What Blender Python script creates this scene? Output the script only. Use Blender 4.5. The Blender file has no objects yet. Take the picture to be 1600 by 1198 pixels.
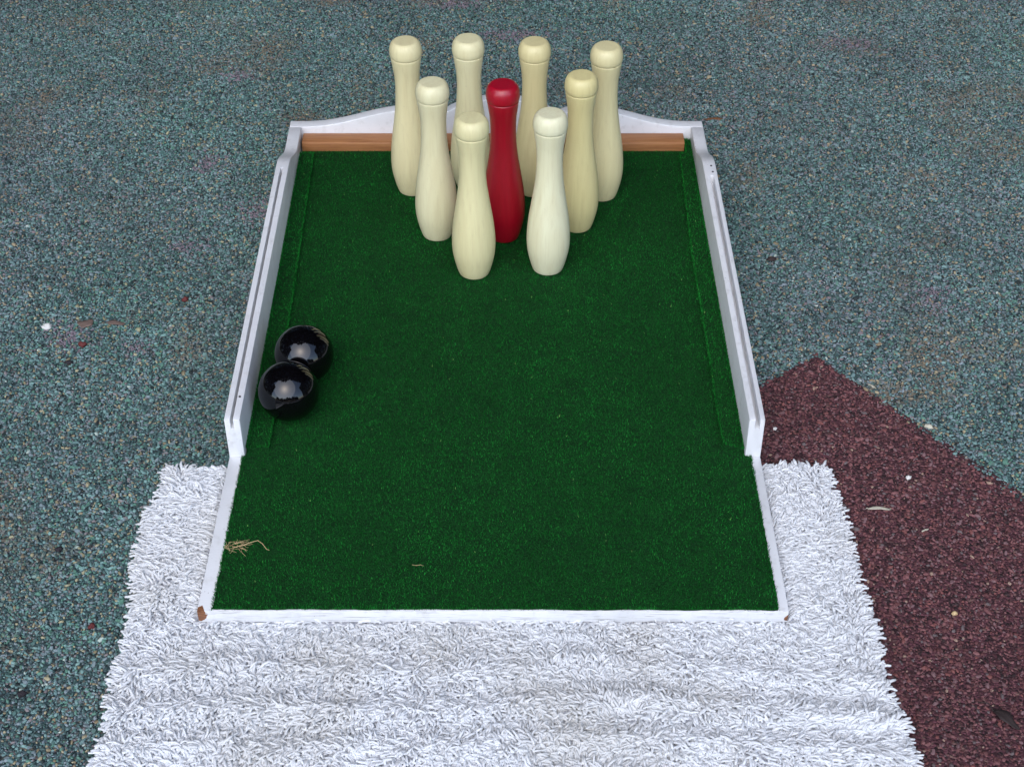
import bpy, bmesh, math, random
import numpy as np
from mathutils import Vector, Matrix, Euler, noise

random.seed(7)
rng = np.random.default_rng(11)
R = math.radians
scene = bpy.context.scene
col = scene.collection

# ------------------------------------------------------------------ camera
cd = bpy.data.cameras.new("camera")
cam = bpy.data.objects.new("camera", cd)
col.objects.link(cam)
cam.location = (0.0, 0.0, 1.585)
cam.rotation_euler = (R(90 - 39.3), 0, 0)
cd.sensor_width = 36.0
cd.lens = 54.0
cd.clip_start = 0.05
cd.clip_end = 200
scene.camera = cam

# ------------------------------------------------------------------ sky, sun, exposure
SUN_EL, SUN_AZ = 47.0, -12.0        # azimuth measured from straight behind the camera, minus = to the left
w = bpy.data.worlds.new("World")
scene.world = w
w.use_nodes = True
nt = w.node_tree
bg = nt.nodes["Background"]
sky = nt.nodes.new("ShaderNodeTexSky")
sky.sky_type = 'NISHITA'
sky.sun_disc = False
sky.sun_elevation = R(SUN_EL)
sky.sun_rotation = R(180 - SUN_AZ)
sky.air_density = 1.0
sky.dust_density = 1.3
sky.ozone_density = 1.6
nt.links.new(sky.outputs[0], bg.inputs[0])
bg.inputs[1].default_value = 0.15
sd = bpy.data.lights.new("sun", 'SUN')
sd.energy = 0.6
sd.angle = R(80)
sd.color = (1.0, 0.98, 0.95)
sun = bpy.data.objects.new("sun", sd)
col.objects.link(sun)
az = R(SUN_AZ)
to_sun = Vector((math.sin(az) * math.cos(R(SUN_EL)), -math.cos(az) * math.cos(R(SUN_EL)), math.sin(R(SUN_EL))))
sun.rotation_euler = to_sun.to_track_quat('Z', 'Y').to_euler()
sun.location = to_sun * 10

vs = scene.view_settings
vs.view_transform = 'Standard'
vs.look = 'None'
vs.exposure = 1.1
vs.gamma = 1.0
vs.use_curve_mapping = False
scene.cycles.max_bounces = 5
scene.cycles.diffuse_bounces = 4
scene.cycles.glossy_bounces = 3


# ------------------------------------------------------------------ helpers
def lin(r, g, b):
    def f(c):
        c /= 255.0
        return c / 12.92 if c <= 0.04045 else ((c + 0.055) / 1.055) ** 2.4
    return (f(r), f(g), f(b), 1.0)


def tag(o, label=None, cat=None, group=None, kind=None):
    if label: o["label"] = label
    if cat: o["category"] = cat
    if group: o["group"] = group
    if kind: o["kind"] = kind
    return o


def link(name, me, mat=None, parent=None, smooth=False):
    o = bpy.data.objects.new(name, me)
    col.objects.link(o)
    if mat: me.materials.append(mat)
    if smooth:
        me.polygons.foreach_set("use_smooth", [True] * len(me.polygons))
    if parent: o.parent = parent
    return o


def empty(name, loc=(0, 0, 0), rz=0):
    o = bpy.data.objects.new(name, None)
    col.objects.link(o)
    o.location = loc
    o.rotation_euler = (0, 0, rz)
    o.empty_display_size = 0.05
    return o


def from_np(name, verts, faces):
    """verts (n,3), faces (m,k) constant k -> mesh, fast"""
    me = bpy.data.meshes.new(name)
    verts = np.asarray(verts, dtype=np.float32)
    faces = np.asarray(faces, dtype=np.int32)
    me.vertices.add(len(verts))
    me.vertices.foreach_set("co", verts.ravel())
    m, k = faces.shape
    me.loops.add(m * k)
    me.loops.foreach_set("vertex_index", faces.ravel())
    me.polygons.add(m)
    me.polygons.foreach_set("loop_start", np.arange(m, dtype=np.int32) * k)
    me.update(calc_edges=True)
    return me


def color_attr(me, name, cols):
    a = me.attributes.new(name, 'FLOAT_COLOR', 'POINT')
    c = np.ones((len(me.vertices), 4), dtype=np.float32)
    c[:, :3] = cols
    a.data.foreach_set("color", c.ravel())


def prism(outline, axis, a, b, bevel=0.0, seg=2):
    """closed outline of 2-D points extruded along axis ('x','y','z') from a to b"""
    bm = bmesh.new()

    def P(p, t):
        if axis == 'x': return (t, p[0], p[1])
        if axis == 'y': return (p[0], t, p[1])
        return (p[0], p[1], t)
    va = [bm.verts.new(P(p, a)) for p in outline]
    vb = [bm.verts.new(P(p, b)) for p in outline]
    n = len(outline)
    bm.faces.new(va)
    bm.faces.new(vb[::-1])
    for i in range(n):
        bm.faces.new((va[i], vb[i], vb[(i + 1) % n], va[(i + 1) % n]))
    bmesh.ops.recalc_face_normals(bm, faces=bm.faces)
    if bevel:
        es = [e for e in bm.edges if len(e.link_faces) == 2 and e.calc_face_angle(0) > R(35)]
        bmesh.ops.bevel(bm, geom=es, offset=bevel, segments=seg, affect='EDGES', profile=0.5, clamp_overlap=True)
    me = bpy.data.meshes.new("prism")
    bm.to_mesh(me)
    bm.free()
    return me


def smooth_by_angle(me, deg=40):
    me.polygons.foreach_set("use_smooth", [True] * len(me.polygons))
    bm = bmesh.new()
    bm.from_mesh(me)
    for e in bm.edges:
        if len(e.link_faces) == 2:
            e.smooth = e.calc_face_angle(0) < R(deg)
    bm.to_mesh(me)
    bm.free()


# ------------------------------------------------------------------ materials
class N:
    def __init__(self, name):
        self.m = bpy.data.materials.new(name)
        self.m.use_nodes = True
        self.t = self.m.node_tree
        self.b = self.t.nodes["Principled BSDF"]

    def n(self, typ, **kw):
        nd = self.t.nodes.new(typ)
        for k, v in kw.items():
            if k.startswith('i_'):
                key = k[2:]
                key = int(key) if key.isdigit() else key.replace('_', ' ')
                nd.inputs[key].default_value = v
            else:
                setattr(nd, k, v)
        return nd

    def l(self, a, b):
        self.t.links.new(a, b)

    def ramp(self, fac, stops, interp='LINEAR'):
        r = self.t.nodes.new("ShaderNodeValToRGB")
        r.color_ramp.interpolation = interp
        els = r.color_ramp.elements
        while len(els) < len(stops): els.new(0.5)
        for e, (p, c) in zip(els, stops):
            e.position = p
            e.color = c
        self.l(fac, r.inputs[0])
        return r.outputs[0]

    def mix(self, fac, a, b, mode='MIX'):
        x = self.t.nodes.new("ShaderNodeMix")
        x.data_type = 'RGBA'
        x.blend_type = mode
        for s, v in ((x.inputs[0], fac), (x.inputs[6], a), (x.inputs[7], b)):
            if hasattr(v, 'links'): self.l(v, s)
            else: s.default_value = v
        return x.outputs[2]

    def math(self, op, a, b=0.0, c=None, clamp=False):
        x = self.t.nodes.new("ShaderNodeMath")
        x.operation = op
        x.use_clamp = clamp
        for s, v in zip(x.inputs, (a, b, c)):
            if v is None: continue
            if hasattr(v, 'links'): self.l(v, s)
            else: s.default_value = v
        return x.outputs[0]

    def coords(self, scale=(1, 1, 1), out='Object', loc=(0, 0, 0)):
        tc = self.t.nodes.new("ShaderNodeTexCoord")
        mp = self.t.nodes.new("ShaderNodeMapping")
        mp.inputs['Scale'].default_value = scale
        mp.inputs['Location'].default_value = loc
        self.l(tc.outputs[out], mp.inputs[0])
        return mp.outputs[0]

    def noise(self, vec, scale, detail=3, rough=0.55, dist=0.0):
        x = self.n("ShaderNodeTexNoise")
        x.inputs['Scale'].default_value = scale
        x.inputs['Detail'].default_value = detail
        x.inputs['Roughness'].default_value = rough
        x.inputs['Distortion'].default_value = dist
        self.l(vec, x.inputs['Vector'])
        return x.outputs[0]

    def bump(self, h, strength=0.3, dist=0.002):
        x = self.n("ShaderNodeBump")
        x.inputs['Strength'].default_value = strength
        x.inputs['Distance'].default_value = dist
        self.l(h, x.inputs['Height'])
        self.l(x.outputs[0], self.b.inputs['Normal'])

    def set(self, **kw):
        for k, v in kw.items():
            s = self.b.inputs[k.replace('_', ' ')]
            if hasattr(v, 'links'): self.l(v, s)
            else: s.default_value = v
        return self.m


def mat_rubber(name, stops):
    k = N(name)
    v = k.coords((1, 1, 1))
    nz = k.n("ShaderNodeTexNoise")
    nz.inputs['Scale'].default_value = 180
    k.l(v, nz.inputs['Vector'])
    add = k.n("ShaderNodeVectorMath", operation='MULTIPLY_ADD')
    k.l(nz.outputs[1], add.inputs[0])
    add.inputs[1].default_value = (0.004, 0.004, 0.004)
    k.l(v, add.inputs[2])
    vo = k.n("ShaderNodeTexVoronoi")
    vo.inputs['Scale'].default_value = 240
    k.l(add.outputs[0], vo.inputs['Vector'])
    sep = k.n("ShaderNodeSeparateColor")
    k.l(vo.outputs['Color'], sep.inputs[0])
    c = k.ramp(sep.outputs[0], stops)
    k.set(Base_Color=c, Roughness=0.9)
    h = k.math('SUBTRACT', 1.0, vo.outputs['Distance'])
    k.bump(h, 0.9, 0.003)
    return k.m


def mat_attr(name, attr, rough=0.9, typ='GEOMETRY', sheen=0.0, spec=0.5, noise_amt=0.0, nscale=900):
    k = N(name)
    a = k.n("ShaderNodeAttribute", attribute_name=attr, attribute_type=typ)
    c = a.outputs['Color']
    if noise_amt:
        v = k.coords()
        f = k.noise(v, nscale, 2)
        c = k.mix(noise_amt, c, k.ramp(f, [(0.3, (0, 0, 0, 1)), (0.7, (1, 1, 1, 1))]), 'OVERLAY')
    k.set(Base_Color=c, Roughness=rough, Sheen_Weight=sheen)
    k.b.inputs['Specular IOR Level'].default_value = spec
    return k.m


def mat_paint(name, cracks=True, chips=()):
    """white gloss paint on wood: faint brush relief, grime, hairline cracks along x, bare wood at knocked corners"""
    k = N(name)
    v = k.coords()
    g1 = k.noise(v, 9, 4)
    g2 = k.noise(v, 60, 3)
    base = k.mix(k.ramp(g1, [(0.35, (0, 0, 0, 1)), (0.75, (1, 1, 1, 1))]), lin(238, 239, 240), lin(222, 223, 224))
    base = k.mix(k.math('MULTIPLY', k.ramp(g2, [(0.55, (0, 0, 0, 1)), (0.8, (1, 1, 1, 1))]), 0.35), base, lin(176, 174, 166))
    vc = k.coords((5, 60, 260))
    cr = k.noise(vc, 3.0, 4, 0.6)
    crm = k.ramp(cr, [(0.0, (1, 1, 1, 1)), (0.37, (1, 1, 1, 1)), (0.42, (0, 0, 0, 1))])
    sp = k.noise(v, 230, 1)
    spm = k.ramp(sp, [(0.0, (1, 1, 1, 1)), (0.2, (1, 1, 1, 1)), (0.235, (0, 0, 0, 1))])
    if cracks:
        geo = k.n("ShaderNodeNewGeometry")
        sx = k.n("ShaderNodeSeparateXYZ")
        k.l(geo.outputs['Normal'], sx.inputs[0])
        edge = k.math('GREATER_THAN', k.math('ABSOLUTE', sx.outputs[1]), 0.6)      # cracks only along the panel's front edge
        base = k.mix(k.math('MULTIPLY', k.math('MULTIPLY', crm, edge), 0.75), base, lin(96, 84, 72))
    base = k.mix(k.math('MULTIPLY', spm, 0.6), base, lin(70, 62, 54))
    rough = 0.38
    wood = None
    if chips:
        wv = k.coords((14, 120, 120))
        wood = k.ramp(k.noise(wv, 4, 3), [(0.3, lin(92, 56, 36)), (0.7, lin(164, 112, 76))])
        tc = k.n("ShaderNodeTexCoord")
        wob = k.noise(v, 130, 3)
        tot = None
        for (p, rad) in chips:
            d = k.n("ShaderNodeVectorMath", operation='DISTANCE')
            k.l(tc.outputs['Object'], d.inputs[0])
            d.inputs[1].default_value = p
            q = k.math('ADD', d.outputs['Value'], k.math('MULTIPLY', k.math('SUBTRACT', wob, 0.5), rad * 1.3))
            msk = k.math('LESS_THAN', q, rad)
            tot = msk if tot is None else k.math('MAXIMUM', tot, msk)
        base = k.mix(tot, base, wood)
    k.set(Base_Color=base, Roughness=rough)
    k.bump(k.noise(k.coords((6, 40, 40)), 12, 3), 0.25, 0.0012)
    return k.m


def mat_pin():
    k = N("lacquered_pale_wood")
    oi = k.n("ShaderNodeObjectInfo")
    off = k.n("ShaderNodeVectorMath", operation='SCALE')
    cmb = k.n("ShaderNodeCombineXYZ")
    k.l(oi.outputs['Random'], cmb.inputs[0])
    k.l(oi.outputs['Random'], cmb.inputs[1])
    k.l(oi.outputs['Random'], cmb.inputs[2])
    k.l(cmb.outputs[0], off.inputs[0])
    off.inputs['Scale'].default_value = 7.3
    tc = k.n("ShaderNodeTexCoord")
    add = k.n("ShaderNodeVectorMath", operation='ADD')
    k.l(tc.outputs['Object'], add.inputs[0])
    k.l(off.outputs[0], add.inputs[1])
    mp = k.n("ShaderNodeMapping")
    mp.inputs['Scale'].default_value = (1, 1, 0.045)
    k.l(add.outputs[0], mp.inputs[0])
    fine = k.noise(mp.outputs[0], 260, 3, 0.6)
    wide = k.noise(mp.outputs[0], 60, 2, 0.5)
    # growth rings of the turned blank: distance from a leaning pith line
    mp2 = k.n("ShaderNodeMapping")
    mp2.inputs['Scale'].default_value = (1, 1, 0.12)
    mp2.inputs['Rotation'].default_value = (0.05, 0.09, 0)
    k.l(add.outputs[0], mp2.inputs[0])
    ring = k.n("ShaderNodeTexWave", wave_type='BANDS', bands_direction='DIAGONAL')
    ring.inputs['Scale'].default_value = 34
    ring.inputs['Distortion'].default_value = 5
    ring.inputs['Detail'].default_value = 2
    ring.inputs['Detail Scale'].default_value = 0.6
    k.l(mp2.outputs[0], ring.inputs[0])
    c = oi.outputs['Color']
    c = k.mix(k.math('MULTIPLY', ring.outputs[1], 0.08), c, lin(196, 172, 116))
    c = k.mix(k.math('MULTIPLY', k.ramp(wide, [(0.4, (0, 0, 0, 1)), (0.7, (1, 1, 1, 1))]), 0.18), c, lin(208, 192, 138))
    c = k.mix(k.math('MULTIPLY', k.ramp(fine, [(0.5, (0, 0, 0, 1)), (0.72, (1, 1, 1, 1))]), 0.14), c, lin(176, 156, 104))
    scuff = k.ramp(k.noise(add.outputs[0], 75, 4, 0.7), [(0.66, (0, 0, 0, 1)), (0.78, (1, 1, 1, 1))])
    c = k.mix(k.math('MULTIPLY', scuff, 0.25), c, lin(168, 158, 128))
    k.set(Base_Color=c, Roughness=0.42, Subsurface_Weight=0.0, Coat_Weight=0.12, Coat_Roughness=0.3)
    k.bump(fine, 0.06, 0.0006)
    return k.m


def mat_red():
    k = N("red_lacquer")
    mp = k.coords((1, 1, 0.05))
    fine = k.noise(mp, 220, 3, 0.6)
    c = k.mix(fine, lin(150, 3, 26), lin(180, 6, 40))
    k.set(Base_Color=c, Roughness=0.4, Coat_Weight=0.5, Coat_Roughness=0.24)
    k.bump(fine, 0.08, 0.0008)
    return k.m


def mat_ball():
    k = N("black_gloss_ball")
    v = k.coords()
    sm = k.noise(v, 40, 4)
    scr = k.noise(k.coords((30, 260, 90)), 3, 2)
    r = k.ramp(sm, [(0.35, (0.02, 0.02, 0.02, 1)), (0.75, (0.06, 0.06, 0.06, 1))])
    k.set(Base_Color=lin(7, 6, 8), Roughness=r, IOR=1.58)
    k.bump(scr, 0.015, 0.0005)
    return k.m


def mat_batten():
    k = N("brown_wood")
    v = k.coords((3, 60, 60))
    a = k.noise(v, 5, 4, 0.6, 0.4)
    c = k.ramp(a, [(0.25, lin(132, 86, 48)), (0.5, lin(170, 116, 68)), (0.8, lin(188, 136, 86))])
    b = k.noise(k.coords((8, 8, 8)), 5, 3)
    c = k.mix(k.math('MULTIPLY', b, 0.35), c, lin(160, 104, 80))
    k.set(Base_Color=c, Roughness=0.55)
    k.bump(a, 0.2, 0.001)
    return k.m


def mat_plain(name, c, rough=0.8, var=0.25, scale=200):
    k = N(name)
    v = k.coords()
    f = k.noise(v, scale, 3)
    dark = tuple(x * 0.55 for x in c[:3]) + (1,)
    k.set(Base_Color=k.mix(k.math('MULTIPLY', f, var * 2), c, dark), Roughness=rough)
    return k.m


M = {}
M['teal'] = mat_rubber("teal_rubber", [(0.0, lin(28, 40, 42)), (0.4, lin(58, 80, 82)), (0.7, lin(84, 104, 110)), (0.9, lin(112, 106, 92)), (1, lin(96, 84, 88))])
M['maroon'] = mat_rubber("maroon_rubber", [(0.0, lin(34, 20, 22)), (0.5, lin(76, 42, 48)), (0.9, lin(100, 58, 66)), (1, lin(120, 92, 84))])
M['granule'] = mat_attr("granule_rubber", "gcol", 0.72, 'INSTANCER', spec=0.45)
M['paint'] = mat_paint("white_paint", cracks=False)
M['paint_base'] = mat_paint("chipped_white_paint", cracks=True,
                            chips=[((-0.4255, 1.4095, 0.026), 0.0125), ((0.3755, 1.4095, 0.020), 0.0065)])
M['pin'] = mat_pin()
M['red'] = mat_red()
M['ball'] = mat_ball()
M['batten'] = mat_batten()
M['rug_back'] = mat_plain("rug_backing", lin(196, 198, 206), 0.95)
M['strand'] = mat_attr("rug_yarn", "scol", 0.85, sheen=0.25, spec=0.25)
M['fibre'] = mat_attr("turf_fibre", "fcol", 1.0, spec=0.06)
M['dark_metal'] = mat_plain("dark_screw", lin(60, 58, 62), 0.5)


def mat_carpet():
    k = N("green_carpet")
    v = k.coords()
    a = k.noise(v, 420, 3, 0.65)
    b = k.noise(v, 28, 4, 0.6)
    c = k.ramp(a, [(0.3, lin(6, 36, 12)), (0.55, lin(15, 70, 26)), (0.8, lin(36, 108, 44))])
    c = k.mix(k.math('MULTIPLY', k.ramp(b, [(0.4, (0, 0, 0, 1)), (0.75, (1, 1, 1, 1))]), 0.35), c, lin(4, 30, 16))
    k.set(Base_Color=c, Roughness=0.95)
    k.b.inputs['Specular IOR Level'].default_value = 0.2
    k.bump(a, 1.0, 0.003)
    return k.m


M['carpet'] = mat_carpet()

# ------------------------------------------------------------------ ground
me = prism([(-14, -14), (14, -14), (14, 14), (-14, 14)], 'z', -0.05, 0.0)
tag(link("ground", me, M['teal']), kind="structure")
# maroon rectangle set into the teal rubber, standing a hair proud
mc = np.array([0.506, 2.007])
d1 = np.array([-0.806, -0.592]); d2 = np.array([0.617, -0.787])
mq = [mc, mc + d2 * 2.6, mc + d2 * 2.6 + d1 * 0.75, mc + d1 * 0.75]
me = prism([tuple(p) for p in mq], 'z', -0.02, 0.0012)
tag(link("maroon_pavement", me, M['maroon']), kind="structure")

# board and rug footprints
BX0, BX1 = -0.4260, 0.3745
BF, BW, BB, BE = 1.411, 1.722, 2.647, 2.671      # front, wall front, back wall inner / outer face
T = 0.035                                          # carpet level
RX0, RX1, RY0, RY1 = -0.519, 0.480, 1.02, 1.727


def in_maroon(p, jitter=0.0):
    q = p - mc
    a = q @ d1; b = q @ d2
    return (a > jitter) & (a < 0.75) & (b > jitter)


def vnoise(p, scale, seed=0):
    """cheap smooth value noise, vectorised"""
    q = p * scale + seed * 17.17
    i = np.floor(q).astype(int); f = q - i
    f = f * f * (3 - 2 * f)

    def h(ix, iy):
        s = np.sin(ix * 127.1 + iy * 311.7 + seed * 74.7) * 43758.5453
        return s - np.floor(s)
    a = h(i[:, 0], i[:, 1]); b = h(i[:, 0] + 1, i[:, 1]); c = h(i[:, 0], i[:, 1] + 1); d = h(i[:, 0] + 1, i[:, 1] + 1)
    return (a * (1 - f[:, 0]) + b * f[:, 0]) * (1 - f[:, 1]) + (c * (1 - f[:, 0]) + d * f[:, 0]) * f[:, 1]


def granule_points():
    sp = 0.0037
    xs = np.arange(-1.25, 1.25, sp); ys = np.arange(0.95, 3.75, sp)
    X, Y = np.meshgrid(xs, ys)
    p = np.stack([X.ravel(), Y.ravel()], 1)
    p += rng.uniform(-0.5, 0.5, p.shape) * sp
    half = 0.42 + 0.27 * p[:, 1]
    keep = np.abs(p[:, 0]) < half
    inb = (p[:, 0] > BX0 + .01) & (p[:, 0] < BX1 - .01) & (p[:, 1] > BF) & (p[:, 1] < BE - .01)
    inr = (p[:, 0] > RX0 + .02) & (p[:, 0] < RX1 - .02) & (p[:, 1] < RY1 - .02)
    return p[keep & ~inb & ~inr]


P = granule_points()
jit = rng.normal(0, 0.0028, len(P))
mar = in_maroon(P, 0.0) if False else ((((P - mc) @ d1) > jit) & (((P - mc) @ d2) > jit) & (((P - mc) @ d1) < 0.75))
pal_t = np.array([lin(*c)[:3] for c in [(112, 138, 140), (92, 116, 120), (72, 98, 98), (50, 70, 72), (116, 126, 136), (102, 112, 120), (84, 118, 108), (66, 84, 86),
                                         (152, 140, 118), (128, 114, 94), (120, 110, 116), (34, 42, 44), (160, 168, 166)]])
wt = np.array([14, 18, 16, 10, 9, 11, 11, 9, 4.2, 4.2, 4, 5, 0.5])
pal_m = np.array([lin(*c)[:3] for c in [(112, 74, 78), (96, 60, 64), (84, 50, 53), (66, 40, 43), (106, 80, 86), (112, 68, 68), (46, 32, 35), (92, 82, 86), (140, 118, 108)]])
wm = np.array([16, 18, 18, 12, 12, 6, 9, 5, 1.2])
cols = np.zeros((len(P), 3))
cols[~mar] = pal_t[rng.choice(len(pal_t), (~mar).sum(), p=wt / wt.sum())]
cols[mar] = pal_m[rng.choice(len(pal_m), mar.sum(), p=wm / wm.sum())]
# worn mauve blotches, greener and browner drifts in the mix, as laid
drift = vnoise(P, 3.2, 1)[:, None]
cols[~mar] *= (1 + (drift[~mar] - 0.5) * np.array([-0.10, 0.12, 0.04]))
drift2 = (vnoise(P, 7.0, 2) * 0.6 + vnoise(P, 15.0, 3) * 0.4)[:, None]
cols *= 0.80 + 0.42 * drift2
cols[~mar] *= np.array([1.25, 1.33, 1.20])
cols[mar] *= np.array([1.36, 1.34, 1.20])
brown = np.clip((vnoise(P, 9.0, 5) - 0.72) * 3.5, 0, 1) * (rng.random(len(P)) < 0.45)
bm_ = brown[:, None] * (~mar)[:, None]
cols = cols * (1 - bm_) + bm_ * np.array(lin(124, 112, 94)[:3])
for (x, y, rx, ry) in [(-0.585, 2.98, .03, .018), (-0.60, 2.62, .022, .03), (-0.475, 2.45, .04, .04), (0.0, 3.17, .07, .022), (0.0 - .13, 3.33, .05, .02),
                       (0.735, 2.175, .03, .03), (-0.585, 2.33, .025, .02), (0.75, 3.13, .05, .025), (-0.75, 2.06, .03, .03), (-0.63, 2.03, .02, .015)]:
    d = ((P[:, 0] - x) / rx) ** 2 + ((P[:, 1] - y) / ry) ** 2
    m = (np.exp(-d * 0.9) * 0.72 > rng.random(len(P))) & ~mar
    cols[m] = np.array(lin(134, 122, 130)[:3]) * rng.uniform(0.75, 1.15, (m.sum(), 1))


def granule_object(name, pts, cols):
    n = len(pts)
    me = bpy.data.meshes.new(name)
    me.vertices.add(n)
    z = rng.uniform(-0.0012, 0.0018, n)
    me.vertices.foreach_set("co", np.column_stack([pts, z]).astype(np.float32).ravel())
    color_attr(me, "gcol", cols)
    a = me.attributes.new("rot", 'FLOAT_VECTOR', 'POINT')
    rot = np.column_stack([rng.normal(0, 0.35, n), rng.normal(0, 0.35, n), rng.uniform(0, 6.283, n)]).astype(np.float32)
    a.data.foreach_set("vector", rot.ravel())
    a = me.attributes.new("scl", 'FLOAT_VECTOR', 'POINT')
    s = rng.lognormal(0, 0.28, n)
    scl = np.column_stack([s * rng.uniform(0.9, 1.9, n), s * rng.uniform(0.7, 1.1, n), s * rng.uniform(0.6, 1.0, n)]).astype(np.float32) * 0.00185
    a.data.foreach_set("vector", scl.ravel())
    o = link(name, me)
    g = bpy.data.node_groups.new(name + "_scatter", 'GeometryNodeTree')
    g.interface.new_socket("Geometry", in_out='INPUT', socket_type='NodeSocketGeometry')
    g.interface.new_socket("Geometry", in_out='OUTPUT', socket_type='NodeSocketGeometry')
    gi = g.nodes.new("NodeGroupInput"); go = g.nodes.new("NodeGroupOutput")
    ico = g.nodes.new("GeometryNodeMeshIcoSphere")
    ico.inputs['Radius'].default_value = 1.0
    ico.inputs['Subdivisions'].default_value = 1
    sm = g.nodes.new("GeometryNodeSetMaterial")
    sm.inputs['Material'].default_value = M['granule']
    m2p = g.nodes.new("GeometryNodeMeshToPoints")
    iop = g.nodes.new("GeometryNodeInstanceOnPoints")
    nr = g.nodes.new("GeometryNodeInputNamedAttribute"); nr.data_type = 'FLOAT_VECTOR'; nr.inputs[0].default_value = "rot"
    ns = g.nodes.new("GeometryNodeInputNamedAttribute"); ns.data_type = 'FLOAT_VECTOR'; ns.inputs[0].default_value = "scl"
    L = g.links.new
    L(gi.outputs[0], m2p.inputs[0])
    L(m2p.outputs[0], iop.inputs['Points'])
    L(ico.outputs[0], sm.inputs[0])
    L(sm.outputs[0], iop.inputs['Instance'])
    L(nr.outputs[0], iop.inputs['Rotation'])
    L(ns.outputs[0], iop.inputs['Scale'])
    L(iop.outputs[0], go.inputs[0])
    md = o.modifiers.new("scatter", 'NODES')
    md.node_group = g
    me.materials.append(M['granule'])
    return o


g1 = granule_object("teal_rubber_granules", P[~mar], cols[~mar])
tag(g1, "blue green rubber granules of the safety paving", "granules", kind="stuff")
g2 = granule_object("maroon_rubber_granules", P[mar], cols[mar])
tag(g2, "dark maroon rubber granules of the paving at the right", "granules", kind="stuff")

# ------------------------------------------------------------------ trees round the place (out of frame: the black balls mirror their dark leaves and the gap of sky behind the camera)
M['leafage'] = mat_plain("tree_leaves", lin(52, 66, 40), 0.7, 0.3, 3)


def leaf_mass(name, pts, smin, smax):
    n = len(pts)
    a = rng.normal(0, 1, (n, 3)); a /= np.linalg.norm(a, axis=1)[:, None]
    b = rng.normal(0, 1, (n, 3)); b -= a * (a * b).sum(1)[:, None]; b /= np.linalg.norm(b, axis=1)[:, None]
    sz = rng.uniform(smin, smax, n)[:, None]
    a = a * sz; b = b * sz * 0.55
    V = np.stack([pts - a, pts + b, pts + a, pts - b], 1).reshape(-1, 3)
    me = from_np(name, V, np.arange(4 * n).reshape(-1, 4))
    return tag(link(name, me, M['leafage']), kind="stuff")


def uni(n, *r):
    return np.column_stack([rng.uniform(lo, hi, n) for lo, hi in r])


c_ = uni(17000, (-7.5, 7.5), (-0.6, 10.0), (5.0, 6.6))
edge_y = 0.85 + 0.9 * (vnoise(c_[:, :1] * np.array([[1.0, 0.0]]) + 3.0, 0.8, 71) - 0.5) + 0.7 * (vnoise(c_[:, :1] * np.array([[1.0, 0.0]]) + 3.0, 2.6, 72) - 0.5) + 0.05 * np.abs(c_[:, 0])
canopy = c_[c_[:, 1] > edge_y]
tag(leaf_mass("tree_canopy", canopy, 0.16, 0.34), "dark leafy branches overhead, mirrored in the black balls", "foliage")
parts_ = []
for (x0, x1, y0, y1, n) in ((-7.6, 7.6, 9.6, 10.4, 7000), (-7.4, -6.4, -2.0, 10.0, 6000), (6.4, 7.4, -2.0, 10.0, 6000)):
    parts_.append(uni(n, (x0, x1), (y0, y1), (0.1, 5.8)))
b_ = uni(9000, (-9, 9), (-9.6, -8.4), (0.1, 5.0))
top = 1.3 + 3.0 * vnoise(b_[:, :1] * np.array([[1.0, 0.0]]) + 5.0, 0.5, 73) ** 2 + 1.2 * vnoise(b_[:, :1] * np.array([[1.0, 0.0]]) + 5.0, 1.7, 74)
parts_.append(b_[b_[:, 2] < top])
tag(leaf_mass("hedge_belt", np.vstack(parts_), 0.16, 0.34), "dark trees and hedges all round, mirrored in the black balls", "foliage")

# ------------------------------------------------------------------ rug
rug = empty("shaggy_rug", ((RX0 + RX1) / 2, RY1, 0))
tag(rug, "white shaggy rug of thick yarn loops under the front of the game board", "rug")
rl = rug.location


def sub(me, root):
    if root.name.startswith("skittles_board"):
        # the alley is a little out of square: its left rail spreads outwards to the back
        n_ = len(me.vertices)
        co = np.empty(n_ * 3, dtype=np.float32)
        me.vertices.foreach_get("co", co)
        co = co.reshape(-1, 3)
        co[:, 0] -= 0.0105 * np.clip((co[:, 1] - 1.722) / 0.949, 0, 1) * np.clip((-0.2 - co[:, 0]) / 0.2, 0, 1)
        me.vertices.foreach_set("co", co.ravel())
    me.transform(Matrix.Translation(-Vector(root.location)))
    return me


nx, ny = 60, 44
gx = np.linspace(RX0 + .006, RX1 - .006, nx); gy = np.linspace(RY0, RY1 - .006, ny)
X, Y = np.meshgrid(gx, gy)
g = np.stack([X.ravel(), Y.ravel()], 1)


def rug_z(p):
    z = 0.0065 + 0.004 * vnoise(p, 9.0, 8)
    # low ridges lying across the mat in front of the board
    free = np.clip((BF - 0.03 - p[:, 1]) / 0.06, 0, 1)
    wob = (vnoise(p, 5.0, 9) - 0.5) * 0.035
    for yc, a in ((1.322, 0.006), (1.256, 0.009), (1.198, 0.007)):
        z += free * a * np.exp(-((p[:, 1] + wob - yc + 0.02 * p[:, 0]) / 0.018) ** 2)
    under = (p[:, 0] > BX0 - .004) & (p[:, 0] < BX1 + .004) & (p[:, 1] > BF - .004)
    return np.where(under, 0.0075, z)


zz = rug_z(g)


def rug_shear(v):
    """the right hem runs slightly outwards towards the front"""
    v[:, 0] += np.clip((v[:, 0] - 0.376) / (RX1 - 0.376), 0, 1.3) * 0.020 * (RY1 - v[:, 1]) / 0.55
    v[:, 0] -= np.clip((-0.43 - v[:, 0]) / 0.08, 0, 1.3) * 0.015 * np.exp(-((v[:, 1] - 1.585) / 0.10) ** 2)
    return v


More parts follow.
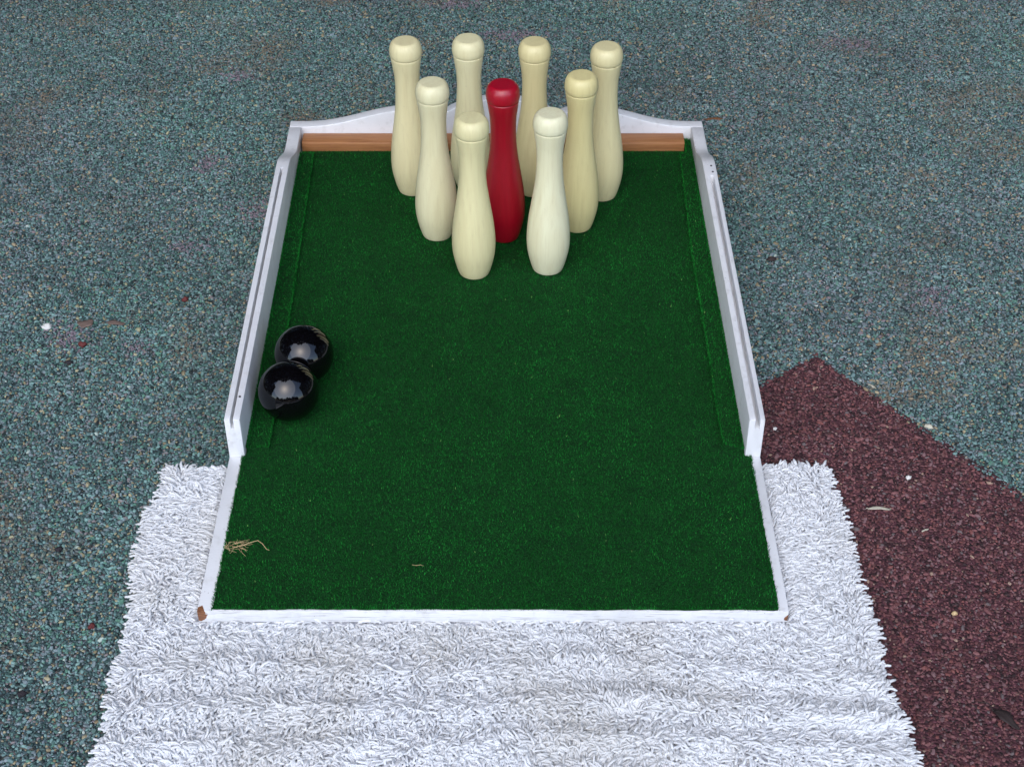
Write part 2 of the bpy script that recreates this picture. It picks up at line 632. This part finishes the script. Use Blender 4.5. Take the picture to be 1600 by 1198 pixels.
vt = np.column_stack([g, zz]); vb_ = np.column_stack([g, np.full(len(g), 0.0015)])
fa = []
for j in range(ny - 1):
    for i in range(nx - 1):
        a = j * nx + i
        fa.append((a, a + 1, a + nx + 1, a + nx))
nb = nx * ny
ring = [i for i in range(nx)] + [j * nx + nx - 1 for j in range(1, ny)] + [(ny - 1) * nx + i for i in range(nx - 2, -1, -1)] + [j * nx for j in range(ny - 2, 0, -1)]
for a, b in zip(ring, ring[1:] + ring[:1]):
    fa.append((a, nb + a, nb + b, b))
me = from_np("rug_backing", rug_shear(np.vstack([vt, vb_])), fa)
link("backing", sub(me, rug), M['rug_back'], rug)


def rug_strands():
    sp = 0.0037
    xs = np.arange(RX0, RX1, sp); ys = np.arange(1.03, RY1, sp)
    X, Y = np.meshgrid(xs, ys)
    p = np.stack([X.ravel(), Y.ravel()], 1) + rng.uniform(-0.5, 0.5, (X.size, 2)) * sp
    ub = (p[:, 0] > BX0 - .0035) & (p[:, 0] < BX1 + .0035) & (p[:, 1] > BF + .004)
    low = (p[:, 1] < 1.11) & (rng.random(len(p)) < 0.5)
    wx = (vnoise(p, 22, 31) - .5) * .014
    e_ok = (p[:, 0] + wx > RX0 + .004) & (p[:, 0] + wx < RX1 - .004) & (p[:, 1] + wx < RY1 - .003)
    p = p[~ub & ~low & e_ok]
    n = len(p)
    # lean direction: swirling field, outward at the hems
    ang = 6.283 * (vnoise(p, 11, 41) * 1.4 + vnoise(p, 30, 42) * 0.5) + rng.normal(0, 0.75, n)
    dx = np.cos(ang); dy = np.sin(ang)
    # general lie of the pile: left half leans to the left, right half to the right and up
    c = (RX0 + RX1) / 2
    dx += np.clip((p[:, 0] - c) / 0.35, -1, 1) * 0.55
    dy += np.where(p[:, 0] > c, 0.25, -0.25)
    eL = np.clip(1 - (p[:, 0] - RX0) / .03, 0, 1); eR = np.clip(1 - (RX1 - p[:, 0]) / .03, 0, 1); eT = np.clip(1 - (RY1 - p[:, 1]) / .025, 0, 1)
    dx += -1.5 * eL + 1.5 * eR; dy += 1.2 * eT
    # strands beside the board are pushed away from it
    nearL = (p[:, 1] > BF) & (p[:, 0] < BX0) & (p[:, 0] > BX0 - .028)
    nearR = (p[:, 1] > BF) & (p[:, 0] > BX1) & (p[:, 0] < BX1 + .028)
    nearF = (p[:, 1] < BF) & (p[:, 1] > BF - .03) & (p[:, 0] > BX0 - .01) & (p[:, 0] < BX1 + .01)
    dx = np.where(nearL, -np.abs(dx) - .6, np.where(nearR, np.abs(dx) + .6, dx))
    dy = np.where(nearF, -np.abs(dy) - .35, dy)
    ln = np.hypot(dx, dy) + 1e-6
    dx /= ln; dy /= ln
    near = nearL | nearR | nearF
    length = rng.uniform(0.0115, 0.022, n) * np.where(near, 0.8, 1) * (1 - 0.22 * np.maximum(np.maximum(eL, eR), eT))
    rad = rng.uniform(0.0014, 0.0021, n)
    lean0 = rng.uniform(0.4, 1.0, n); lean1 = rng.uniform(1.5, 2.35, n)   # angle from vertical along strand
    side = rng.normal(0, 1.0, n)                                            # sideways curl
    S = 5
    K = 5
    pos = np.column_stack([p, rug_z(p) - .001])
    rings = []
    th = np.arange(K) / K * 6.283
    heading = np.arctan2(dy, dx)
    seg = length / (S - 1)
    cur = pos.copy()
    for s in range(S):
        t = s / (S - 1)
        a = lean0 + (lean1 - lean0) * t ** 0.8
        hd = heading + side * t
        dirv = np.column_stack([np.sin(a) * np.cos(hd), np.sin(a) * np.sin(hd), np.cos(a)])
        sidev = np.column_stack([-np.sin(hd), np.cos(hd), np.zeros(n)])
        upv = np.cross(dirv, sidev)
        rr = rad * (1.0 if s < S - 1 else 0.9) * (0.92 + 0.16 * rng.random(n))
        ring = cur[:, None, :] + rr[:, None, None] * (np.cos(th)[None, :, None] * sidev[:, None, :] + np.sin(th)[None, :, None] * upv[:, None, :])
        rings.append(ring)
        if s < S - 1:
            step = seg if s < S - 2 else seg
            cur = cur + dirv * step[:, None]
            cur[:, 2] = np.maximum(cur[:, 2], 0.004)
    tip = cur + dirv * (rad * 0.55)[:, None]
    V = np.concatenate([np.stack(rings, 1).reshape(n, S * K, 3), tip[:, None, :]], 1)      # n, S*K+1, 3
    f = []
    for s in range(S - 1):
        for q in range(K):
            a = s * K + q; b = s * K + (q + 1) % K
            f.append((a, b, b + K)); f.append((a, b + K, a + K))
    for q in range(K):
        f.append(((S - 1) * K + q, (S - 1) * K + (q + 1) % K, S * K))
    f = np.array(f)
    nv = S * K + 1
    F = (f[None] + (np.arange(n) * nv)[:, None, None]).reshape(-1, 3)
    base = np.array(lin(228, 230, 232)[:3])
    tint = rng.uniform(0.88, 1.06, (n, 1)) * base
    dirt = np.clip((vnoise(p, 6, 51) * .6 + vnoise(p, 18, 52) * .4 - 0.52) * 2.2, 0, 1)[:, None] * 0.5
    tint = tint * (1 - dirt) + dirt * np.array(lin(200, 196, 186)[:3])
    cols = np.repeat(tint[:, None, :], nv, 1).reshape(-1, 3)
    return rug_shear(V.reshape(-1, 3)), F, cols


V, Fc, cc = rug_strands()
me = from_np("rug_pile", V, Fc)
color_attr(me, "scol", cc)
pile = link("pile", sub(me, rug), M['strand'], rug, smooth=True)
tag(pile, kind="stuff")

# ------------------------------------------------------------------ game board
board = empty("skittles_board", ((BX0 + BX1) / 2, BF, 0))
tag(board, "white wooden skittles alley with green carpet bed, side rails and scalloped back", "game board")
WT = 0.0235      # wall thickness
XI0, XI1 = BX0 + WT, BX1 - WT
cxm = (BX0 + BX1) / 2


def part(name, me, mat, parent=board, ang=40):
    if ang: smooth_by_angle(me, ang)
    o = link(name, me, mat, parent)
    if parent is board: sub(me, board)
    return o


# base panel: full width in front, between the rails behind
out = [(BX0, BF), (BX1, BF), (BX1, BW - .0008), (XI1 - .0006, BW - .0008), (XI1 - .0006, BB - .0008), (XI0 + .0006, BB - .0008), (XI0 + .0006, BW - .0008), (BX0, BW - .0008)]
me = prism(out, 'z', 0.0105, 0.0328, 0.0014, 2)
bp = part("base_panel", me, M['paint_base'])
# chip masks are written in scene coordinates: move them into the part's frame
for nd in M['paint_base'].node_tree.nodes:
    if nd.type == 'VECT_MATH' and nd.operation == 'DISTANCE':
        nd.inputs[1].default_value = Vector(nd.inputs[1].default_value) - board.location


def zrail(y):
    t = min(max((y - 2.445) / 0.125, 0), 1)
    t = t * t * (3 - 2 * t)
    return 0.1065 + (0.068 - 0.1065) * t


def rail(x0, x1):
    """side rail: level top with a routed slot, ogee drop to the low back corner"""
    ys = [BW, BW + .012] + [2.40] + [2.44 + i * 0.0125 for i in range(12)] + [2.60, BB - .0006]
    xm = (x0 + x1) / 2
    pts = [(y, zrail(y)) for y in ys]
    outline = [(BW, 0.002)] + [(y, z) for y, z in pts] + [(BB - .0006, 0.002)]
    me = prism(outline, 'x', x0, x1, 0.0016, 2)
    return me


def slot_cut(o, x, y0, y1, z, wdt, dep):
    cme = prism([(x - wdt / 2, y0), (x + wdt / 2, y0), (x + wdt / 2, y1), (x - wdt / 2, y1)], 'z', z - dep, z + .02)
    c = link("cutter", sub(cme, board))
    c.parent = board
    md = o.modifiers.new("slot", 'BOOLEAN')
    md.object = c
    md.operation = 'DIFFERENCE'
    md.solver = 'EXACT'
    bpy.context.view_layer.update()
    dg = bpy.context.evaluated_depsgraph_get()
    nm = bpy.data.meshes.new_from_object(o.evaluated_get(dg))
    o.modifiers.clear()
    o.data = nm
    bpy.data.objects.remove(c)
    smooth_by_angle(nm, 40)


for side, (x0, x1) in (("left", (BX0, XI0)), ("right", (XI1, BX1))):
    o = part("side_rail", rail(x0, x1), M['paint'], ang=0)
    wdt = 0.0048 if side == "left" else 0.0072
    xs = (x0 + x1) / 2 + (-0.0005 if side == "left" else 0.001)
    slot_cut(o, xs, BW - .01, 2.432 if side == "left" else 2.405, zrail(2.0), wdt, 0.018)
    # sunk screws on the top of the rail
    spots = [(xs + .006, 1.775)] if side == "left" else [(xs + .002, 2.437), (xs + .003, 2.416)]
    for (sx, sy) in spots:
        bm = bmesh.new()
        bmesh.ops.create_cone(bm, cap_ends=True, segments=14, radius1=0.0022, radius2=0.0017, depth=0.0016, matrix=Matrix.Translation((sx, sy, zrail(sy) + .0002)))
        sm_ = bpy.data.meshes.new("screw"); bm.to_mesh(sm_); bm.free()
        s_ = link("screw", sm_, M['dark_metal'], o)
        sub(sm_, board)

# scalloped back
half = [(0.40, .0675), (0.375, .0675), (0.355, .0680), (0.335, .0700), (0.315, .0735), (0.295, .0780), (0.277, .0830), (0.258, .0885), (0.238, .0942), (0.22, .0985), (0.20, .1022),
        (0.18, .1042), (0.16, .1045), (0.145, .1028), (0.13, .0990), (0.119, .0945), (0.112, .0920), (0.105, .0965), (0.096, .1030), (0.085, .1090), (0.07, .1155),
        (0.055, .1205), (0.04, .1240), (0.02, .1265)]
hw = (BX1 - BX0) / 2
half = [(x * hw / 0.40, z) for x, z in half]
outline = [(cxm - hw, 0.002)] + [(cxm - x, z) for x, z in half] + [(cxm, .1272)] + [(cxm + x, z) for x, z in half[::-1]] + [(cxm + hw, 0.002)]
me = prism(outline, 'y', BB, BE, 0.0022, 3)
part("back_panel", me, M['paint'])

# stop batten
bx0, bx1 = -0.3995, 0.336
me = prism([(2.6095, T - .001), (2.6095, T + .0175), (2.613, T + .0195), (2.6455, T + .0195), (2.6455, T - .001)], 'x', bx0, bx1, 0.0012, 2)
part("stop_batten", me, M['batten'])


# carpet bed: thin ragged-edged sheet
def rag_edge(a, b, step=0.006, amp=0.0012):
    a = np.array(a); b = np.array(b)
    L = np.linalg.norm(b - a); n = max(2, int(L / step))
    d = (b - a) / L; nr = np.array([-d[1], d[0]])
    pts = []
    wv = 0
    for i in range(n):
        wv = wv * 0.8 + random.uniform(-1, 1) * amp * 0.7
        pts.append(tuple(a + (b - a) * i / n + nr * (wv if i else 0)))
    return pts


def carpet_sheet(poly, z0, z1, amp):
    out = []
    for a, b in zip(poly, poly[1:] + poly[:1]):
        out += rag_edge(a, b, 0.006, amp)
    return prism(out, 'z', z0, z1)


cx0, cx1 = BX0 + .0205, BX1 - .0150
bed = [(cx0, BF + .0035), (cx1, BF + .0015), (cx1 + .0005, BW - .004), (XI1 - .0012, BW + .003), (XI1 - .0012, BB - .0015), (XI0 + .0012, BB - .0015), (XI0 + .0012, BW + .003), (cx0 + .0005, BW - .004)]
me = carpet_sheet(bed, 0.0330, T, 0.0009)
carpet = part("carpet", me, M['carpet'], ang=0)
carpet.data.materials.clear(); carpet.data.materials.append(M['carpet'])
ls = [(XI0 + .0014, BW + .012), (-0.3675, BW + .013), (-0.3705, 2.11), (-0.377, 2.592), (XI0 + .0014, 2.592)]
rs = [(0.3215, BW + .020), (XI1 - .0014, BW + .009), (XI1 - .0014, BB - .003), (0.3385, BB - .003), (0.3385, 2.592), (0.3265, 2.592), (0.3185, 2.25), (0.3200, 1.98), (0.3185, 1.80)]
strips = []
for poly in (ls, rs):
    me = carpet_sheet(poly, T + .0003, T + .0062, 0.0010)
    strips.append(part("edge_strip", me, M['carpet'], ang=0))


def inside(poly, p):
    r = np.zeros(len(p), bool)
    x, y = p[:, 0], p[:, 1]
    for (x1, y1), (x2, y2) in zip(poly, poly[1:] + poly[:1]):
        c = ((y1 > y) != (y2 > y)) & (x < (x2 - x1) * (y - y1) / (y2 - y1 + 1e-12) + x1)
        r ^= c
    return r


def fibres(poly, z, dens, edge_boost=None):
    xs = [q[0] for q in poly]; ys = [q[1] for q in poly]
    n = int((max(xs) - min(xs)) * (max(ys) - min(ys)) * dens)
    p = np.column_stack([rng.uniform(min(xs), max(xs), n), rng.uniform(min(ys), max(ys), n)])
    p = p[inside(poly, p)]
    if edge_boost:
        for a, b, k in edge_boost:
            a = np.array(a); b = np.array(b)
            t = rng.random(k)[:, None]
            p = np.vstack([p, a + (b - a) * t + rng.normal(0, .0008, (k, 2))])
    n = len(p)
    h = rng.uniform(0.0018, 0.0042, n); a = rng.uniform(0, 6.283, n); ln = rng.uniform(0.0008, 0.0036, n)
    wd = rng.uniform(0.0003, 0.0006, n)
    b0 = np.column_stack([p, np.full(n, z - .0003)])
    sd_ = np.column_stack([-np.sin(a), np.cos(a), np.zeros(n)]) * wd[:, None]
    tp = b0 + np.column_stack([np.cos(a) * ln, np.sin(a) * ln, h])
    V = np.stack([b0 - sd_, b0 + sd_, tp], 1).reshape(-1, 3)
    F = np.arange(3 * n).reshape(-1, 3)
    pal = np.array([lin(*c)[:3] for c in [(12, 68, 24), (19, 86, 33), (29, 106, 42), (7, 46, 16), (52, 128, 56), (116, 156, 90)]])
    c = pal[rng.choice(6, n, p=[.36, .36, .14, .133, .006, .001])]
    c = c * np.array([1.3, 1.42, 1.18]) * (0.82 + 0.36 * vnoise(p, 40, 61))[:, None] * (0.78 + 0.26 * vnoise(p, 9, 62) + 0.18 * vnoise(p * np.array([5.0, 1.0]), 4, 63))[:, None]
    return V, F, np.repeat(c, 3, 0)


V, Fc, cc = fibres(bed, T, 230000, [((cx0, BF + .003), (cx1, BF + .0015), 2600), ((cx0, BF), (cx0, BW), 900), ((cx1, BF), (cx1, BW), 900)])
me = from_np("carpet_pile", V, Fc)
color_attr(me, "fcol", cc)
o = link("carpet_pile", sub(me, board), M['fibre'], carpet)
tag(o, kind="stuff")
for st, poly in zip(strips, (ls, rs)):
    edges = [(a, b, int(3200 * math.dist(a, b))) for a, b in zip(poly, poly[1:] + poly[:1])]
    V, Fc, cc = fibres(poly, T + .0062, 230000, edges)
    me = from_np("strip_pile", V, Fc)
    color_attr(me, "fcol", cc * 1.38)
    o = link("strip_pile", sub(me, board), M['fibre'], st)
    tag(o, kind="stuff")

# ------------------------------------------------------------------ skittles
body_prof = [(0.0, 0.0), (0.0225, 0.0), (0.0255, .0012), (0.0272, .0045), (0.0300, .0135), (0.0332, .0265), (0.0358, .0395), (0.0371, .052), (0.0375, .0645), (0.0370, .078), (0.0359, .0925),
             (0.0343, .107), (0.0323, .121), (0.0301, .1355), (0.0279, .150), (0.0258, .1645), (0.0240, .179), (0.0229, .1935), (0.0222, .208), (0.0220, .2215), (0.0224, .234), (0.0231, .244),
             (0.0242, .2525), (0.0253, .2600), (0.0263, .2670), (0.0270, .2722), (0.0271, .2740), (0.0264, .2751), (0.0, .2751)]
head_prof = [(0.0, .2753), (0.0264, .2753), (0.0276, .2765), (0.0285, .2795), (0.0290, .2838), (0.0289, .2885), (0.0283, .2933), (0.0270, .2978), (0.0249, .3018), (0.0222, .3044),
             (0.0202, .3055), (0.0190, .3057), (0.0, .3051)]


def lathe(prof, seg=56):
    th = np.arange(seg) / seg * 2 * math.pi
    V, F = [], []
    bm = bmesh.new()
    rows = []
    for r, z in prof:
        if r == 0:
            rows.append([bm.verts.new((0, 0, z))])
        else:
            rows.append([bm.verts.new((r * math.cos(t), r * math.sin(t), z)) for t in th])
    for a, b in zip(rows, rows[1:]):
        for i in range(seg):
            j = (i + 1) % seg
            if len(a) == 1: bm.faces.new((a[0], b[j], b[i]))
            elif len(b) == 1: bm.faces.new((a[i], a[j], b[0]))
            else: bm.faces.new((a[i], a[j], b[j], b[i]))
    bmesh.ops.recalc_face_normals(bm, faces=bm.faces)
    me = bpy.data.meshes.new("lathe")
    bm.to_mesh(me); bm.free()
    smooth_by_angle(me, 38)
    return me


def subdiv_prof(prof, n=3):
    """Catmull-Rom refinement of the smooth middle of a profile"""
    out = [prof[0], prof[1]]
    for i in range(1, len(prof) - 2):
        p0, p1, p2, p3 = (np.array(prof[j]) for j in (max(i - 1, 1), i, i + 1, min(i + 2, len(prof) - 2)))
        for k in range(1, n + 1):
            t = k / n
            out.append(tuple(0.5 * ((2 * p1) + (-p0 + p2) * t + (2 * p0 - 5 * p1 + 4 * p2 - p3) * t * t + (-p0 + 3 * p1 - 3 * p2 + p3) * t ** 3)))
    out.append(prof[-1])
    return out


body_me = lathe(subdiv_prof(body_prof, 2)); head_me = lathe(subdiv_prof(head_prof, 2))
body_me.materials.append(M['pin']); head_me.materials.append(M['pin'])
body_r = body_me.copy(); head_r = head_me.copy()
for m_ in (body_r, head_r):
    m_.materials.clear(); m_.materials.append(M['red'])
PT = T + .0012
pins = [  # x, y, tint, lean, label
    (-0.186, 2.468, (216, 208, 172), "leftmost cream wooden skittle in the back row"),
    (-0.0765, 2.481, (216, 211, 178), "cream wooden skittle in the back row, second from the left, behind the front left one"),
    (0.0405, 2.464, (210, 200, 158), "yellowish cream wooden skittle in the back row, just right behind the red one"),
    (0.168, 2.4495, (212, 204, 166), "rightmost cream wooden skittle in the back row"),
    (-0.1345, 2.3180, (218, 214, 184), "cream wooden skittle in the middle row, left of the red one"),
    (-0.0142, 2.3128, None, "red lacquered wooden skittle in the centre of the cream ones"),
    (0.118, 2.3450, (210, 200, 152), "yellowish cream wooden skittle in the middle row, right of the red one"),
    (-0.0658, 2.2000, (215, 209, 170), "cream wooden skittle in the front row, left one of the two"),
    (0.0625, 2.2120, (220, 219, 194), "palest cream wooden skittle in the front row, right one of the two"),
]
for i, (x, y, tint, lab) in enumerate(pins):
    root = empty("skittle", (x, y, PT), random.uniform(0, 6.28))
    root.rotation_euler = (R(random.uniform(-.5, .5)), R(random.uniform(-.5, .5)), root.rotation_euler[2])
    tag(root, lab, "skittle", "skittles set up in a triangle on the green carpet")
    for nm, a, b in (("body", body_me, body_r), ("head", head_me, head_r)):
        o = bpy.data.objects.new(nm, a if tint else b)
        col.objects.link(o)
        o.parent = root
        if tint: o.color = lin(min(tint[0] + 18, 240), min(tint[1] + 16, 238), tint[2] + 3)

# ------------------------------------------------------------------ balls
BR = 0.0467
for (x, y, rz, lab) in [(-0.3425, 1.8173, 0.4, "glossy black ball nearer the front, touching the one behind it"),
                        (-0.3286, 1.9095, 2.1, "glossy black ball farther back, partly hidden by the nearer ball")]:
    bm = bmesh.new()
    bmesh.ops.create_icosphere(bm, subdivisions=5, radius=BR)
    me = bpy.data.meshes.new("ball"); bm.to_mesh(me); bm.free()
    o = link("bowling_ball", me, M['ball'], smooth=True)
    o.location = (x, y, T + .0008 + BR)
    o.rotation_euler = (rz, rz * 2, rz)
    tag(o, lab, "ball", "black balls lying on the carpet")


# ------------------------------------------------------------------ small litter
def tube(bm, pts, r0, r1, k=5):
    rows = []
    n = len(pts)
    for i, p in enumerate(pts):
        p = Vector(p)
        d = (Vector(pts[min(i + 1, n - 1)]) - Vector(pts[max(i - 1, 0)])).normalized()
        a = d.orthogonal().normalized(); b = d.cross(a)
        r = r0 + (r1 - r0) * i / (n - 1)
        rows.append([bm.verts.new(p + (a * math.cos(t) + b * math.sin(t)) * r) for t in [6.283 * q / k for q in range(k)]])
    for A, B in zip(rows, rows[1:]):
        for i in range(k):
            bm.faces.new((A[i], A[(i + 1) % k], B[(i + 1) % k], B[i]))
    bm.faces.new(rows[0][::-1]); bm.faces.new(rows[-1])


def finish(name, bm, mat, loc, rz=0, smooth=True):
    bmesh.ops.recalc_face_normals(bm, faces=bm.faces)
    me = bpy.data.meshes.new(name); bm.to_mesh(me); bm.free()
    o = link(name, me, mat, smooth=smooth)
    o.location = loc; o.rotation_euler = (0, 0, rz)
    return o


M['straw'] = mat_plain("dry_straw", lin(212, 184, 136), 0.7, 0.2, 300)
M['stone_white'] = mat_plain("white_stone", lin(226, 224, 218), 0.7, 0.12, 90)
M['bark'] = mat_plain("grey_bark", lin(128, 108, 98), 0.9, 0.35, 160)
M['darkstone'] = mat_plain("dark_crumb", lin(40, 34, 40), 0.8, 0.3, 200)
M['redchip'] = mat_plain("red_crumb", lin(104, 44, 42), 0.75, 0.3, 200)
M['pale'] = mat_plain("pale_chip", lin(206, 200, 178), 0.75, 0.15, 150)
M['leaf'] = mat_plain("dry_leaf", lin(150, 102, 68), 0.7, 0.4, 120)
M['leafdark'] = mat_plain("dark_leaf", lin(58, 46, 44), 0.75, 0.35, 120)

# dry grass tuft at the left hem of the carpet
bm = bmesh.new()
for i in range(30):
    a = random.gauss(0.05, 0.75) if i < 24 else random.uniform(0, 6.28)
    L = random.uniform(0.006, 0.022)
    p = Vector((random.uniform(-.012, .012), random.uniform(-.006, .006), random.uniform(.001, .006)))
    pts = [p]
    d = Vector((math.cos(a), math.sin(a), random.uniform(-.1, .5)))
    for s in range(4):
        d += Vector((random.gauss(0, .25), random.gauss(0, .25), random.gauss(-.12, .15)))
        p = p + d.normalized() * L / 4
        p.z = max(p.z, .0012)
        pts.append(p.copy())
    tube(bm, pts, .00034, .0002)
tube(bm, [(0, -.004, .003), (.012, -.001, .004), (.024, .003, .006), (.034, .006, .007), (.041, .0015, .005), (.0475, -.0065, .002), (.0515, -.0075, .0016)], .0006, .0004)
o = finish("straw_tuft", bm, M['straw'], (-0.3925, 1.530, T))
tag(o, "tuft of dry straw lying at the left edge of the green carpet", "straw")
bm = bmesh.new()
tube(bm, [(-.009, .001, .0025), (-.003, -.0005, .003), (.003, .0006, .003), (.007, -.001, .0025)], .0004, .00025)
o = finish("straw_stalk", bm, M['straw'], (-0.130, 1.492, T))
tag(o, "single short straw stalk on the front of the green carpet", "straw")


def pebble(name, x, y, sx, sy, sz, rz, mat, lab, cat, seed, z=0.0005):
    bm = bmesh.new()
    bmesh.ops.create_icosphere(bm, subdivisions=3, radius=1)
    for v in bm.verts:
        n_ = noise.noise(v.co * 1.3 + Vector((seed * 3.1, seed, 0))) * .45 + noise.noise(v.co * 3.2 + Vector((seed, 0, seed))) * .16
        v.co *= 1 + n_
        v.co = Vector((v.co.x * sx, v.co.y * sy, v.co.z * sz + sz * .55))
    o = finish(name, bm, mat, (x, y, z), rz)
    tag(o, lab, cat)
    return o


def leaf(name, x, y, L, W, rz, mat, lab, cat, curl=0.3, stem=0.0, z=0.002):
    bm = bmesh.new()
    n = 9
    top, bot = [], []
    for i in range(n):
        t = i / (n - 1)
        wd = W * math.sin(math.pi * (0.06 + 0.9 * t)) ** 0.8 * (1 + .25 * math.sin(9 * t + L * 900))
        zz = curl * L * 0.25 * math.sin(math.pi * t)
        row = []
        for s in (-1, -.4, .3, 1):
            row.append(Vector(((t - .5) * L, s * wd / 2 + .1 * W * math.sin(6 * t), zz + abs(s) * W * .22 * curl + .0003 * math.sin(40 * t + s))))
        top.append([bm.verts.new(p + Vector((0, 0, .0007))) for p in row])
        bot.append([bm.verts.new(p) for p in row])
    for i in range(n - 1):
        for j in range(3):
            bm.faces.new((top[i][j], top[i + 1][j], top[i + 1][j + 1], top[i][j + 1]))
            bm.faces.new((bot[i][j], bot[i][j + 1], bot[i + 1][j + 1], bot[i + 1][j]))
        for j in (0, 3):
            bm.faces.new((top[i][j], bot[i][j], bot[i + 1][j], top[i + 1][j]))
    for i in (0, n - 1):
        for j in range(3):
            bm.faces.new((top[i][j], top[i][j + 1], bot[i][j + 1], bot[i][j]))
    if stem:
        tube(bm, [(-L * .49, 0, .001), (-L * .5 - stem * .4, stem * .18, .0022), (-L * .5 - stem * .8, -stem * .1, .0015), (-L * .5 - stem, -stem * .4, .001)], .0007, .0005)
    o = finish(name, bm, mat, (x, y, z), rz)
    tag(o, lab, cat)
    return o


pebble("white_pebble", -0.791, 2.085, .0085, .0055, .005, .5, M['stone_white'], "white pebble on the teal paving at the left edge", "pebble", 1)
leaf("bark_flake", -0.677, 2.095, .034, .012, -.05, M['bark'], "long grey brown bark flake left of the board", "bark", .2)
pebble("red_crumb", -0.7205, 2.036, .0068, .0055, .005, .3, M['redchip'], "dark red crumb between the grey flake and the dark crumb, left paving", "crumb", 3)
pebble("dark_crumb", -0.734, 1.988, .007, .0045, .004, .1, M['darkstone'], "small black crumb on the left paving, below the dark red one", "crumb", 4)
pebble("dark_red_crumb", -0.5695, 2.164, .0065, .0045, .0045, .8, M['redchip'], "dark red crumb on the teal paving nearest the left rail", "crumb", 5)
leaf("grey_flake", -0.727, 2.095, .026, .024, 1.2, M['bark'], "round grey brown flake beside the long bark flake", "bark", .12)
pebble("dark_pebble", -0.6515, 1.557, .0052, .0042, .004, .2, M['darkstone'], "dark purple crumb left of the rug, level with the straw tuft", "crumb", 6)
pebble("black_crumb", -0.6394, 1.295, .0062, .0045, .004, .2, M['darkstone'], "black crumb on the paving near the lower left corner", "crumb", 7)
pebble("maroon_crumb", -0.573, 1.4115, .0052, .004, .004, 1.2, M['redchip'], "dark red crumb just left of the rug, level with the board front", "crumb", 8)
leaf("dry_leaf", 0.417, 2.792, .036, .0085, .12, M['leaf'], "narrow curled brown dry leaf behind the right back corner of the board", "leaf", .15, .006)
leaf("dark_leaf", 0.634, 1.252, .040, .015, -.85, M['leafdark'], "dark withered leaf with a thin stem on the maroon paving, lower right", "leaf", .4, .026)
leaf("pale_chip", 0.5435, 1.640, .034, .0062, -.03, M['pale'], "long pale chip on the maroon paving right of the rug", "chip", .3, .004)
pebble("pale_crumb", 0.6000, 1.7085, .0042, .0036, .0035, .4, M['stone_white'], "pale round crumb on the maroon paving above the long pale chip", "crumb", 11)
pebble("beige_chip", 0.6547, 1.827, .0070, .0038, .0035, -.2, M['pale'], "beige chip on the border of maroon and teal, farther right", "chip", 12)
leaf("white_flake", 0.5842, 1.9266, .015, .0045, -.75, M['pale'], "small white flake on the border of maroon and teal, nearer the corner", "chip", .2)
leaf("pale_splinter", 0.6018, 1.5962, .014, .0028, .5, M['pale'], "thin pale splinter on the maroon paving right of the long chip", "chip", .2)
pebble("yellow_crumb", 0.6085, 1.4345, .0042, .0032, .0035, .4, M['straw'], "yellowish crumb on the maroon paving right of the rug", "crumb", 15)
pebble("brown_crumb", 0.468, 2.287, .009, .0055, .004, .2, M['leafdark'], "dark brown crumb on the teal paving right of the right rail", "crumb", 16)
pebble("white_crumb", 0.4130, 1.8215, .0030, .0026, .003, .2, M['stone_white'], "tiny white crumb on maroon paving close to the right rail", "crumb", 17)
